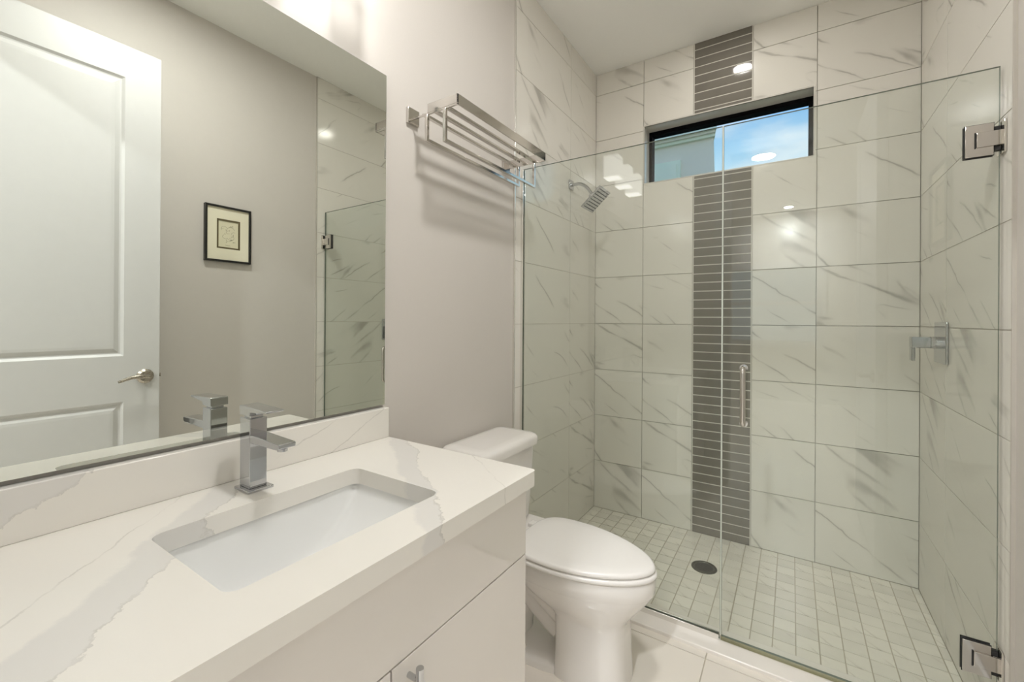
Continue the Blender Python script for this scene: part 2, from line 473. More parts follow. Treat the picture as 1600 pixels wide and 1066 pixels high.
# tiled window return
bm = new(); T = 0.010
for a, b in (((OX0 - 0.008, D - 0.001, OZ0 - 0.002), (OX0, D + 0.12, OZ1 + 0.002)), ((OX1, D - 0.001, OZ0 - 0.002), (OX1 + 0.008, D + 0.12, OZ1 + 0.002)),
             ((OX0, D - 0.001, OZ1), (OX1, D + 0.12, OZ1 + 0.008)), ((OX0, D - 0.001, OZ0 - 0.008), (OX1, D + 0.12, OZ0))): box(bm, a, b)
mesh_obj('window_return', bm, 'marble', wb_, bevel=0.001)

# shower window: black frame, one pane
win = struct(mesh_obj('window_1', boxes(((OX0, D + 0.105, OZ0), (OX0 + 0.018, D + 0.17, OZ1)), ((OX1 - 0.018, D + 0.105, OZ0), (OX1, D + 0.17, OZ1)),
        ((OX0 + 0.018, D + 0.105, OZ1 - 0.024), (OX1 - 0.018, D + 0.17, OZ1)), ((OX0 + 0.018, D + 0.105, OZ0), (OX1 - 0.018, D + 0.17, OZ0 + 0.025))), 'black_alu', bevel=0.0015))
mesh_obj('pane', boxes(((OX0 + 0.017, D + 0.135, OZ0 + 0.02), (OX1 - 0.017, D + 0.141, OZ1 - 0.02))), 'window_glass', win)

# near wall with the doorway (behind the camera)
DX0, DX1, DZ = 0.70, 1.488, 2.482
NY0, NY1 = -0.14, -0.02
struct(mesh_obj('wall_near', boxes(((-1.2, NY0, FZ - 0.02), (DX0, NY1, H)), ((DX1, NY0, FZ - 0.02), (2.8, NY1, H)), ((DX0, NY0, DZ), (DX1, NY1, H))), 'paint'))
cas = boxes(((DX1 + 0.002, NY1, FZ), (DX1 + 0.098, NY1 + 0.016, DZ + 0.09)), ((DX0 - 0.09, NY1, FZ), (DX0 + 0.006, NY1 + 0.016, DZ + 0.09)), ((DX0 + 0.006, NY1, DZ - 0.006), (DX1 + 0.002, NY1 + 0.016, DZ + 0.09)),
            ((DX1 - 0.012, NY0, FZ), (DX1 - 0.0005, NY1 + 0.002, DZ - 0.0005)), ((DX0 + 0.0005, NY0, FZ), (DX0 + 0.012, NY1 + 0.002, DZ - 0.0005)), ((DX0 + 0.012, NY0, DZ - 0.012), (DX1 - 0.012, NY1 + 0.002, DZ - 0.0005)))
struct(mesh_obj('trim_1', cas, 'white_trim', bevel=0.003))
struct(mesh_obj('baseboard_right', boxes(((W - 0.006, 0.0, FZ), (W + 0.008, TX - 0.006, FZ + 0.13))), 'white_trim', bevel=0.003))
struct(mesh_obj('baseboard_left', boxes(((-0.008, 0.95, FZ), (0.006, TX - 0.006, FZ + 0.13))), 'white_trim', bevel=0.003))

# shower threshold slab
struct(mesh_obj('trim_2', boxes(((0.0, 1.702, 0.0), (W, 1.845, 0.050))), 'stone', bevel=0.004, seg=3))

# hall beyond the doorway: shell with a window, seen only as reflections
HX0, HX1, HY = -1.2, 2.8, -4.2
WX0, WX1, WZ0, WZ1 = 0.25, 1.45, 0.95, 2.05
struct(mesh_obj('wall_hall_left', boxes(((HX0 - 0.1, HY - 0.1, FZ - 0.1), (HX0, NY1, H))), 'hall_wall'))
struct(mesh_obj('wall_hall_right', boxes(((HX1, HY - 0.1, FZ - 0.1), (HX1 + 0.1, NY1, H))), 'hall_wall'))
struct(mesh_obj('wall_hall_far', boxes(((HX0, HY - 0.1, FZ - 0.1), (WX0, HY, H)), ((WX1, HY - 0.1, FZ - 0.1), (HX1, HY, H)), ((WX0, HY - 0.1, FZ - 0.1), (WX1, HY, WZ0)), ((WX0, HY - 0.1, WZ1), (WX1, HY, H))), 'hall_wall'))
hw = struct(mesh_obj('window_2', boxes(((WX0 - 0.08, HY, WZ0 - 0.1), (WX0, HY + 0.02, WZ1 + 0.1)), ((WX1, HY, WZ0 - 0.1), (WX1 + 0.08, HY + 0.02, WZ1 + 0.1)), ((WX0, HY, WZ1), (WX1, HY + 0.02, WZ1 + 0.1)), ((WX0, HY, WZ0 - 0.1), (WX1, HY + 0.04, WZ0)),
        ((WX0, HY - 0.06, 1.50), (WX1, HY - 0.02, 1.55)), ((WX0, HY - 0.06, WZ0), (WX0 + 0.04, HY - 0.02, WZ1)), ((WX1 - 0.04, HY - 0.06, WZ0), (WX1, HY - 0.02, WZ1))), 'white_trim', bevel=0.003))
mesh_obj('pane', boxes(((WX0, HY - 0.045, WZ0), (WX1, HY - 0.04, WZ1))), 'window_glass', hw)

# ================================================================== DOOR (open, lying towards the right wall)
dx0, dx1, dy0, dy1, dz0, dz1 = 1.450, 1.485, 0.05, 0.812, FZ + 0.012, 2.476
bm = new()
PAN = [(0.185, 0.680, 1.066, 2.332), (0.185, 0.680, 0.27, 0.858)]
ox = dx0
outer = [(ox, dy0, dz0), (ox, dy1, dz0), (ox, dy1, dz1), (ox, dy0, dz1)]
vo = [bm.verts.new(p) for p in outer]
es = [bm.edges.new((vo[i], vo[(i + 1) % 4])) for i in range(4)]
inner = []
for y0, y1, z0, z1 in PAN:
    v = [bm.verts.new(p) for p in ((ox, y0, z0), (ox, y1, z0), (ox, y1, z1), (ox, y0, z1))]
    es += [bm.edges.new((v[i], v[(i + 1) % 4])) for i in range(4)]; inner.append((v, (y0, y1, z0, z1)))
bmesh.ops.triangle_fill(bm, use_beauty=True, edges=es)
for v, (y0, y1, z0, z1) in inner:
    prev = v
    for ins, dep in ((0.010, 0.009), (0.016, 0.010), (0.034, 0.003), (0.046, 0.002)):
        cur = [bm.verts.new(p) for p in ((ox + dep, y0 + ins, z0 + ins), (ox + dep, y1 - ins, z0 + ins), (ox + dep, y1 - ins, z1 - ins), (ox + dep, y0 + ins, z1 - ins))]
        for i in range(4): bm.faces.new((prev[i], prev[(i + 1) % 4], cur[(i + 1) % 4], cur[i]))
        prev = cur
    bm.faces.new(prev)
vb = [bm.verts.new((dx1, p[1], p[2])) for p in outer]
for i in range(4): bm.faces.new((vo[i], vo[(i + 1) % 4], vb[(i + 1) % 4], vb[i]))
bm.faces.new(vb)
door = struct(mesh_obj('door_1', bm, 'white_trim', origin=(dx1, dy0, dz0)))
# lever
hy, hz = 0.757, 0.967
bm = new(); cyl(bm, (dx0 - 0.006, hy, hz), (1, 0, 0), 0.033, 0.006, 32); cyl(bm, (dx0 - 0.014, hy, hz), (1, 0, 0), 0.024, 0.008, 32, 0.033)
rose = mesh_obj('handle_rose', bm, 'nickel', door, smooth=40)
bm = new()
tube(bm, [(dx0 - 0.012, hy, hz), (dx0 - 0.040, hy, hz), (dx0 - 0.052, hy - 0.004, hz)], [0.011, 0.010, 0.010], 16)
pts = [(dx0 - 0.050, hy + 0.006, hz), (dx0 - 0.054, hy - 0.015, hz + 0.004), (dx0 - 0.055, hy - 0.04, hz + 0.005), (dx0 - 0.052, hy - 0.065, hz + 0.002), (dx0 - 0.050, hy - 0.088, hz - 0.006), (dx0 - 0.050, hy - 0.108, hz - 0.014)]
tube(bm, pts, [0.009, 0.0105, 0.0095, 0.008, 0.007, 0.005], 14)
mesh_obj('handle_lever', bm, 'nickel', door, smooth=60)
bm = boxes(((1.458, dy1 - 0.0005, hz - 0.028), (1.478, dy1 + 0.0015, hz + 0.028)), ((1.462, dy1, hz - 0.008), (1.474, dy1 + 0.010, hz + 0.008)))
mesh_obj('latch_plate', bm, 'nickel', door, bevel=0.001)

# ================================================================== VANITY CABINET
CY1 = 0.930; CX1 = 0.545
cab = thing('vanity_cabinet', 'glossy white bathroom vanity cabinet under the quartz countertop', 'cabinet', (0.27, 0.45, FZ))
mesh_obj('body', boxes(((-0.006, 0.0, FZ + 0.09), (0.525, 0.016, CT - 0.038)), ((-0.006, CY1 - 0.018, FZ + 0.09), (0.525, CY1, CT - 0.038)), ((-0.006, 0.016, FZ + 0.09), (0.006, CY1 - 0.018, CT - 0.038)),
                        ((0.006, 0.016, FZ + 0.09), (0.525, CY1 - 0.018, FZ + 0.108)), ((0.50, 0.016, CT - 0.062), (0.525, CY1 - 0.018, CT - 0.038)), ((0.44, 0.0, FZ), (0.455, CY1, FZ + 0.09)), ((-0.006, CY1 - 0.018, FZ), (0.44, CY1, FZ + 0.09))), 'cabinet', cab, bevel=0.0008)
mesh_obj('drawer_front', boxes(((0.527, 0.002, 0.6545), (CX1, CY1, CT - 0.0395))), 'cabinet', cab, bevel=0.0012)
for a, b, hyy in ((0.002, 0.4945, 0.462), (0.4985, CY1, 0.535)):
    d = mesh_obj('door', boxes(((0.527, a, FZ + 0.095), (CX1, b, 0.6515))), 'cabinet', cab, bevel=0.0012)
    bm = new(); cyl(bm, (0.572, hyy, 0.478), (0, 0, 1), 0.0068, 0.165, 20)
    for zz in (0.50, 0.62): cyl(bm, (CX1, hyy, zz), (1, 0, 0), 0.005, 0.028, 14)
    mesh_obj('handle', bm, 'chrome', d, smooth=40)

# ================================================================== COUNTERTOP + BACKSPLASH
cy0, cy1, cx0, cx1 = -0.018, 0.945, -0.007, 0.5655
SKX0, SKX1, SKY0, SKY1 = 0.178, 0.462, 0.281, 0.703
ORI = (0.0, 0.0, CT - 0.038)
bm = new()
oc = []
for (x, y, r, a0) in ((cx1, cy1, 0.012, 0), (cx0, cy1, 0.001, 90), (cx0, cy0, 0.001, 180), (cx1, cy0, 0.002, 270)):
    sx = -1 if a0 in (0, 270) else 1; sy = -1 if a0 in (0, 90) else 1
    for i in range(6):
        a = math.radians(a0 + 90 * i / 5); oc.append((x + sx * r + r * math.cos(a), y + sy * r + r * math.sin(a), CT))
vo, vi = ring_face(bm, oc, rrect(SKX0, SKX1, SKY0, SKY1, CT, 0.022, 6))
geom = bmesh.ops.extrude_face_region(bm, geom=bm.faces[:])
bmesh.ops.translate(bm, verts=[v for v in geom['geom'] if isinstance(v, bmesh.types.BMVert)], vec=(0, 0, -0.038))
M['quartz_top'] = quartz('white_quartz_counter', 'XY', [(0.69, 0.72, 0.335, 0.399), (0.59, 0.806, 0.774, 0.827)], [(0.57, 0.82, 0.981), (0.717, 0.696, 0.285)], (0, 0))
M['quartz_splash'] = quartz('white_quartz_backsplash', 'YZ', [(0.54, -0.84, -0.745, -0.668)], [(-0.386, 0.922, 0.591), (-0.444, 0.896, 0.4445)], (0, CT - 0.038))
top = mesh_obj('countertop', bm, 'quartz_top', origin=ORI, bevel=0.0025, seg=3, angle=50)
tag(top, 'white quartz vanity countertop with grey veins and a cutout for the basin', 'countertop')
bsp = mesh_obj('backsplash', boxes(((-0.007, cy0, CT), (0.022, cy1, CT + 0.094))), 'quartz_splash', origin=ORI, bevel=0.002)
tag(bsp, 'long low white quartz backsplash between countertop and mirror', 'backsplash')

# ================================================================== SINK
sk = thing('undermount_sink', 'white rectangular undermount basin set below the countertop', 'sink', (0.32, 0.492, CT - 0.19))
bm = new()
X0, X1, Y0, Y1 = SKX0 - 0.006, SKX1 + 0.006, SKY0 - 0.006, SKY1 + 0.006
xc, yc2, hx, hyy = (X0 + X1) / 2, (Y0 + Y1) / 2, (X1 - X0) / 2, (Y1 - Y0) / 2
NX, NYY = 44, 56
grid = []
for i in range(NX + 1):
    u = math.sin((i / NX * 2 - 1) * PI / 2)
    u = math.copysign(1 - (1 - abs(u)) ** 1.0, u)
    row = []
    for j in range(NYY + 1):
        v = math.sin((j / NYY * 2 - 1) * PI / 2)
        gx = (1 - abs(u) ** 16); gy = (1 - abs(v) ** 2.3)
        dep = 0.135 * gx ** 0.8 * gy ** 0.8
        row.append(bm.verts.new((xc + u * hx, yc2 + v * hyy, CT - 0.038 - dep)))
    grid.append(row)
for i in range(NX):
    for j in range(NYY): bm.faces.new((grid[i][j], grid[i + 1][j], grid[i + 1][j + 1], grid[i][j + 1]))
bas = mesh_obj('basin', bm, 'basin', sk, smooth=80)
so = bas.modifiers.new('solid', 'SOLIDIFY'); so.thickness = 0.008; so.offset = -1
bas.data.polygons.foreach_set('use_smooth', [True] * len(bas.data.polygons))
bm = new(); zb = CT - 0.038 - 0.135
rings = [[(0.285 + r * math.cos(2*PI*k/32), yc2 + r * math.sin(2*PI*k/32), z) for k in range(32)] for r, z in ((0.033, zb + 0.0005), (0.031, zb + 0.005), (0.026, zb + 0.005), (0.022, zb + 0.002), (0.006, zb + 0.006))]
loft(bm, rings, False, True)
mesh_obj('drain', bm, 'chrome', sk, smooth=40)

# ================================================================== FAUCET
FY = 0.4925
fa = thing('basin_faucet', 'square chrome single-lever faucet standing behind the basin', 'faucet', (0.10, FY, CT))
mesh_obj('base_plate', boxes(((0.071, FY - 0.027, CT), (0.133, FY + 0.027, CT + 0.006))), 'chrome', fa, bevel=0.001)
mesh_obj('body', boxes(((0.077, FY - 0.0185, CT + 0.006), (0.120, FY + 0.0185, CT + 0.158))), 'chrome', fa, bevel=0.0015, seg=3)
bm = new()
prof = [(0.119, 0.106), (0.119, 0.1245), (0.232, 0.1205), (0.2345, 0.1185), (0.2335, 0.111), (0.228, 0.108)]
loft(bm, [[(x, FY - 0.018, CT + z) for x, z in prof], [(x, FY + 0.018, CT + z) for x, z in prof]])
sp = mesh_obj('spout', bm, 'chrome', fa, bevel=0.001)
bm = new(); cyl(bm, (0.216, FY, CT + 0.1015), (0, 0, 1), 0.010, 0.008, 20)
mesh_obj('aerator', bm, 'chrome', sp, smooth=40)
bm = new()
prof = [(0.076, 0.164), (0.076, 0.182), (0.078, 0.1845), (0.186, 0.1815), (0.1875, 0.1795), (0.186, 0.1775), (0.122, 0.172), (0.118, 0.164)]
loft(bm, [[(x, FY - 0.0195, CT + z) for x, z in prof], [(x, FY + 0.0195, CT + z) for x, z in prof]])
box(bm, (0.084, FY - 0.013, CT + 0.1575), (0.114, FY + 0.013, CT + 0.1642))
mesh_obj('lever', bm, 'chrome', fa, bevel=0.001)

# ================================================================== MIRROR
bm = boxes(((-0.007, -0.015, 0.9665), (0.006, 0.9395, 2.0237)))
bm.faces.ensure_lookup_table()
for f in bm.faces:
    f.normal_update(); f.material_index = 0 if f.normal.x > 0.5 else 1
mir = mesh_obj('wall_mirror', bm, ['mirror', 'mirror_edge'])
tag(mir, 'large frameless wall mirror standing on the backsplash above the vanity', 'mirror')

# ================================================================== VANITY LIGHT
vl = thing('vanity_light', 'three-lamp vanity wall light with square opal glass shades above the mirror', 'wall light', (0, 0.55, 2.24))
mesh_obj('backplate', boxes(((-0.008, 0.30, 2.265), (0.016, 0.85, 2.325))), 'chrome', vl, bevel=0.002)
for yy in (0.357, 0.577, 0.795):
    bm = new(); cyl(bm, (0.014, yy, 2.335), (1, 0, 0), 0.009, 0.09, 16); cyl(bm, (0.020, yy, 2.295), (0, 0, 1), 0.009, 0.045, 16)
    box(bm, (0.050, yy - 0.012, 2.3265), (0.155, yy + 0.012, 2.334))
    arm = mesh_obj('arm', bm, 'chrome', vl, bevel=0.001)
    bm = new()
    R0 = rrect(0.052, 0.152, yy - 0.050, yy + 0.050, 2.186, 0.006, 3); R1 = [(p[0], p[1], 2.326) for p in R0]
    I0 = rrect(0.057, 0.147, yy - 0.045, yy + 0.045, 2.186, 0.004, 3); I1 = [(p[0], p[1], 2.326) for p in I0]
    loft(bm, [I1, I0, R0], False, False, mat=1); loft(bm, [R0, R1, I1], False, False, mat=0)
    bmesh.ops.remove_doubles(bm, verts=bm.verts, dist=1e-5)
    mesh_obj('shade', bm, ['shade_glow', 'shade_inner'], arm, smooth=40)

# ================================================================== RECESSED LIGHTS
def can(x, y, mat, label, k_=1.0):
    t = thing('recessed_light', label, 'ceiling light', (x, y, H))
    bm = new(); n = 40
    rg = [[(x + r * math.cos(2*PI*k/n), y + r * math.sin(2*PI*k/n), z) for k in range(n)] for r, z in ((0.072 * k_, H), (0.071 * k_, H - 0.005), (0.056 * k_, H - 0.005), (0.052 * k_, H - 0.001))]
    loft(bm, rg, False, False)
    mesh_obj('trim_ring', bm, 'white_trim', t, smooth=40)
    bm = new(); v = [bm.verts.new((x + 0.0525 * k_ * math.cos(2*PI*k/n), y + 0.0525 * k_ * math.sin(2*PI*k/n), H - 0.0012)) for k in range(n)]
    bm.faces.new(list(reversed(v)))
    mesh_obj('lens', bm, mat, t)
can(0.83, 2.29, 'can_glow_shower', 'round recessed ceiling light over the middle of the shower')
can(0.84, -0.885, 'can_glow_hall', 'round recessed ceiling light in the hall just outside the doorway')
can(1.06, -3.75, 'can_glow_hall', 'added round recessed fill light deeper in the hall behind the doorway')  # far hall light set closer than its reflection suggests, added for low-angle fill
can(0.86, 0.76, 'fill_glow_room', 'added wide round fill light in the ceiling in front of the vanity', 1.95)  # added out-of-view ceiling light that fills the room and softens shadows

# ================================================================== TOWEL RACK
tr = thing('towel_rack', 'polished metal hotel towel shelf with two hanging bars on the left wall', 'towel rack', (0, 1.35, 1.93))
YA, YB, RX = 1.062, 1.642, 0.203
for yy in (YA, YB):
    mesh_obj('wall_plate', boxes(((-0.008, yy - 0.026, 1.913), (0.004, yy + 0.026, 1.967))), 'nickel_bright', tr, bevel=0.001)
bm = boxes(((0.003, YA - 0.003, 1.930), (RX, YA + 0.003, 1.936)), ((0.070, YA - 0.003, 1.936), (RX, YA + 0.003, 1.966)), ((0.003, YB - 0.003, 1.930), (RX, YB + 0.003, 1.966)), ((RX - 0.005, YA - 0.003, 1.931), (RX, YB + 0.003, 1.966)))
mesh_obj('shelf_frame', bm, 'nickel_bright', tr, bevel=0.001)
for xx in (0.047, 0.098, 0.149):
    bm = boxes(((xx - 0.008, YA + 0.003, 1.934), (xx + 0.008, YB - 0.003, 1.943)))
    mesh_obj('shelf_slat', bm, 'nickel_bright', tr, bevel=0.0015)
for xx, zz in ((0.066, 1.846), (0.147, 1.828)):
    bm = new(); q = 0.0055
    box(bm, (xx - q, YA - q, zz - q), (xx + q, YA + q, 1.932)); box(bm, (xx - q, YB - q, zz - q), (xx + q, YB + q, 1.932)); box(bm, (xx - q, YA + q, zz - q), (xx + q, YB - q, zz + q))
    mesh_obj('towel_bar', bm, 'nickel_bright', tr, bevel=0.001)

# ================================================================== FRAMED PICTURE
pc = thing('framed_picture', 'small black-framed ink drawing with cream mat on the right wall', 'picture', (W + 0.008, 1.175, 1.715))
py0, py1, pz0, pz1, px = 1.056, 1.294, 1.558, 1.872, W + 0.008
fw = 0.011
mesh_obj('frame', boxes(((px, py0, pz0), (px - 0.022, py0 + fw, pz1)), ((px, py1 - fw, pz0), (px - 0.022, py1, pz1)), ((px, py0 + fw, pz0), (px - 0.022, py1 - fw, pz0 + fw)), ((px, py0 + fw, pz1 - fw), (px - 0.022, py1 - fw, pz1))), 'black_frame', pc, bevel=0.001)
def yz_frame(a, b, c, d, x0, x1, w):
    return boxes(((x0, a, c), (x1, a + w, d)), ((x0, b - w, c), (x1, b, d)), ((x0, a + w, c), (x1, b - w, c + w)), ((x0, a + w, d - w), (x1, b - w, d)))
iy0, iy1, iz0, iz1 = py0 + 0.060, py1 - 0.057, pz0 + 0.075, pz1 - 0.073
mb = boxes(((px - 0.010, py0 + fw, pz0 + fw), (px - 0.013, iy0, pz1 - fw)), ((px - 0.010, iy1, pz0 + fw), (px - 0.013, py1 - fw, pz1 - fw)), ((px - 0.010, iy0, pz0 + fw), (px - 0.013, iy1, iz0)), ((px - 0.010, iy0, iz1), (px - 0.013, iy1, pz1 - fw)))
mesh_obj('mat', mb, 'mat_board', pc)
mesh_obj('inner_mat', yz_frame(iy0, iy1, iz0, iz1, px - 0.009, px - 0.0125, 0.009), 'mat_line', pc)
dr = mesh_obj('drawing', boxes(((px - 0.006, iy0, iz0), (px - 0.009, iy1, iz1))), 'paper', pc)
bm = new(); cyy, czz = (iy0 + iy1) / 2, (iz0 + iz1) / 2
rnd = random.Random(3)
def stroke(pts, r=0.0006):
    tube(bm, [(px - 0.0092, cyy + a, czz + b) for a, b in pts], r, 5)
for (a, b, r, s0, s1) in ((0.012, 0.026, 0.020, 0, 200), (-0.022, 0.03, 0.016, 30, 230), (-0.002, 0.012, 0.010, 90, 330), (0.012, -0.018, 0.017, 200, 420), (-0.016, -0.014, 0.014, 120, 330), (0.0, -0.03, 0.012, 180, 400), (0.028, 0.006, 0.012, 60, 220)):
    stroke([(a + r * math.cos(math.radians(t)), b + 0.8 * r * math.sin(math.radians(t))) for t in range(s0, s1, 12)])
for k in range(14):
    a, b = rnd.uniform(-0.035, 0.035), rnd.uniform(-0.05, 0.05)
    stroke([(a, b), (a + rnd.uniform(-.006, .006), b + rnd.uniform(-.006, .006)), (a + rnd.uniform(-.01, .01), b + rnd.uniform(-.008, .008))], 0.0009)
stroke([(-0.016 + 0.003 * k, -0.062 + 0.0015 * math.sin(k * 2.1)) for k in range(9)], 0.0008)
mesh_obj('ink_lines', bm, 'ink', dr)

# ================================================================== TOILET
TYC = 1.407; TYT = 1.388
to = thing('toilet', 'white two-piece toilet with closed lid between vanity and shower', 'toilet', (0.36, TYC, FZ))
def rr(x0, x1, hw, z, r, yc=None):
    yc = TYC if yc is None else yc
    return rrect(x0, x1, yc - hw, yc + hw, z, r, 6)
bm = new()
loft(bm, [rr(0.02, 0.185, 0.155, 0.420, 0.03, TYT), rr(0.018, 0.200, 0.165, 0.445, 0.035, TYT), rr(0.014, 0.206, 0.178, 0.61, 0.035, TYT), rr(0.012, 0.208, 0.183, 0.727, 0.035, TYT)])
tank = mesh_obj('tank', bm, 'porcelain', to, smooth=50)
def lidring(x1, hw, z, bulge, ins=0.0):
    out = []
    for p in rr(0.004 + ins, x1 - ins, hw - ins, z, 0.035 - ins * 0.5, TYT):
        k = max(0.0, 1 - ((p[1] - TYT) / hw) ** 2)
        f = max(0.0, (p[0] - 0.1) / (x1 - 0.1))
        out.append((p[0] + bulge * k * f, p[1], p[2]))
    return out
bm = new()
loft(bm, [lidring(0.214, 0.190, 0.726, 0.012, 0.004), lidring(0.218, 0.194, 0.730, 0.016), lidring(0.220, 0.196, 0.752, 0.016), lidring(0.220, 0.196, 0.761, 0.016, 0.003), lidring(0.220, 0.196, 0.768, 0.016, 0.010), lidring(0.220, 0.196, 0.772, 0.016, 0.022), lidring(0.220, 0.196, 0.774, 0.016, 0.045)])
mesh_obj('tank_lid', bm, 'porcelain', to, smooth=60)
bm = new(); cyl(bm, (0.206, TYC - 0.14, 0.68), (1, 0, 0), 0.012, 0.028, 20); tube(bm, [(0.236, TYC - 0.14, 0.68), (0.238, TYC - 0.115, 0.678), (0.236, TYC - 0.085, 0.674)], [0.007, 0.006, 0.005], 12)
mesh_obj('flush_lever', bm, 'chrome', tank, smooth=50)
# bowl and pedestal in one surface
def mixr(a, b, t): return [tuple(p[i] * (1 - t) + q[i] * t for i in range(3)) for p, q in zip(a, b)]
def E(xb, xm, xf, hw, z, eb=3.0, ef=2.1): return egg(xb, xm, xf, TYC, hw, z, eb, ef)
bm = new()
rings = [E(0.420, 0.54, 0.658, 0.106, FZ, 7, 3.4), E(0.420, 0.54, 0.658, 0.106, FZ + 0.015, 7, 3.4), E(0.423, 0.54, 0.655, 0.103, 0.10, 7, 3.4), E(0.424, 0.54, 0.652, 0.100, 0.20, 7, 3.2),
         E(0.420, 0.54, 0.652, 0.100, 0.238, 6, 3.0), E(0.402, 0.525, 0.658, 0.106, 0.256, 5, 2.6), E(0.365, 0.51, 0.674, 0.120, 0.276, 4, 2.3), E(0.31, 0.48, 0.695, 0.135, 0.302, 3.4, 2.1), E(0.265, 0.46, 0.718, 0.148, 0.330, 3, 2.0),
         E(0.242, 0.445, 0.732, 0.154, 0.352, 3, 1.95), E(0.238, 0.44, 0.736, 0.156, 0.358, 3, 1.9), E(0.236, 0.43, 0.740, 0.160, 0.364, 3, 1.9), E(0.236, 0.43, 0.740, 0.160, 0.404, 3, 1.9), E(0.24, 0.43, 0.735, 0.155, 0.412, 3, 1.9)]
loft(bm, rings)
bowl = mesh_obj('bowl', bm, 'porcelain', to, smooth=50)
# rear deck under the tank, trapway and foot
bm = new()
loft(bm, [rr(0.06, 0.26, 0.095, 0.335, 0.03), rr(0.045, 0.27, 0.13, 0.36, 0.03), rr(0.03, 0.28, 0.15, 0.40, 0.03), rr(0.03, 0.28, 0.155, 0.425, 0.03)])
mesh_obj('rear_deck', bm, 'porcelain', bowl, smooth=50)
bm = new()
pts = [(0.46, TYC, 0.20), (0.40, TYC, 0.235), (0.34, TYC, 0.27), (0.285, TYC, 0.275), (0.245, TYC, 0.24), (0.225, TYC, 0.18), (0.215, TYC, 0.10), (0.215, TYC, FZ + 0.005)]
sm = []
for a, b in zip(pts, pts[1:]):
    for k in range(4): sm.append(tuple(a[i] + (b[i] - a[i]) * k / 4 for i in range(3)))
sm.append(pts[-1])
tube(bm, sm, 0.068, 22)
pts = [(0.20, TYC, 0.34), (0.25, TYC, 0.30), (0.34, TYC, 0.20), (0.42, TYC, 0.15)]
tube(bm, pts, [0.07, 0.075, 0.06, 0.06], 20)
mesh_obj('trapway', bm, 'porcelain', bowl, smooth=60)
bm = new()
def foot(g, z): return [(x, y, z) for x, y, _ in egg(0.085 + g, 0.25, 0.47 - g, TYC, 0.112 - g, z, 4, 4)]
loft(bm, [foot(0, FZ), foot(0, FZ + 0.018), foot(0.004, FZ + 0.026), foot(0.014, FZ + 0.034), foot(0.035, FZ + 0.040)])
mesh_obj('foot', bm, 'porcelain', bowl, smooth=60)
for s in (-1, 1):
    bm = new(); c = (0.30, TYC + s * 0.088, FZ + 0.03)
    loft(bm, [[(c[0] + r * math.cos(2*PI*k/20), c[1] + r * math.sin(2*PI*k/20), c[2] + z) for k in range(20)] for r, z in ((0.015, 0), (0.015, 0.008), (0.012, 0.015), (0.006, 0.018))])
    mesh_obj('bolt_cap', bm, 'porcelain', bowl, smooth=60)
# seat ring and lid
bm = new()
S = lambda g, z: E(0.250 + g, 0.43, 0.746 - g, 0.169 - g, z, 3.6, 1.8)
loft(bm, [S(0.006, 0.4135), S(0.001, 0.417), S(0.0, 0.422), S(0.002, 0.428), S(0.008, 0.4305)])
mesh_obj('seat', bm, 'seat_plastic', to, smooth=60)
bm = new()
S = lambda g, z: E(0.262 + g, 0.43, 0.740 - g, 0.167 - g, z, 3.4, 1.78)
loft(bm, [S(0.010, 0.4322), S(0.003, 0.4335), S(0.0, 0.437), S(0.0, 0.441), S(0.0015, 0.4455), S(0.005, 0.4485), S(0.011, 0.4500), S(0.05, 0.4508), S(0.10, 0.451)])
lid = mesh_obj('lid', bm, 'seat_plastic', to, smooth=60)
for s in (-1, 1):
    bm = boxes(((0.232, TYC + s * 0.075 - 0.018, 0.4135), (0.262, TYC + s * 0.075 + 0.018, 0.440)))
    mesh_obj('lid_hinge', bm, 'seat_plastic', lid, bevel=0.005, seg=3)

# ================================================================== SHOWER GLASS
GX = 0.8835
def pane_bm(a, b):
    bm = boxes((a, b)); bm.faces.ensure_lookup_table()
    for f in bm.faces:
        f.normal_update(); f.material_index = 0 if abs(f.normal.y) > 0.5 else 1
    return bm
fp = thing('shower_glass_panel', 'fixed clear shower glass panel beside the toilet, held in a floor channel', 'glass panel', (0.44, GY, 0.05))
mesh_obj('glass', pane_bm((0.003, GY - 0.005, 0.054), (GX - 0.0015, GY + 0.005, 1.9695)), ['glass', 'glass_edge'], fp)
mesh_obj('floor_channel', boxes(((0.001, GY - 0.010, 0.050), (GX - 0.004, GY - 0.0055, 0.070)), ((0.001, GY + 0.0055, 0.050), (GX - 0.004, GY + 0.010, 0.070)), ((0.001, GY - 0.0055, 0.050), (GX - 0.004, GY + 0.0055, 0.0535))), 'channel', fp, bevel=0.0006)
mesh_obj('wall_channel', boxes(((0.0005, GY - 0.010, 0.070), (0.012, GY - 0.0055, 1.9695)), ((0.0005, GY + 0.0055, 0.070), (0.012, GY + 0.010, 1.9695))), 'channel', fp, bevel=0.0006)

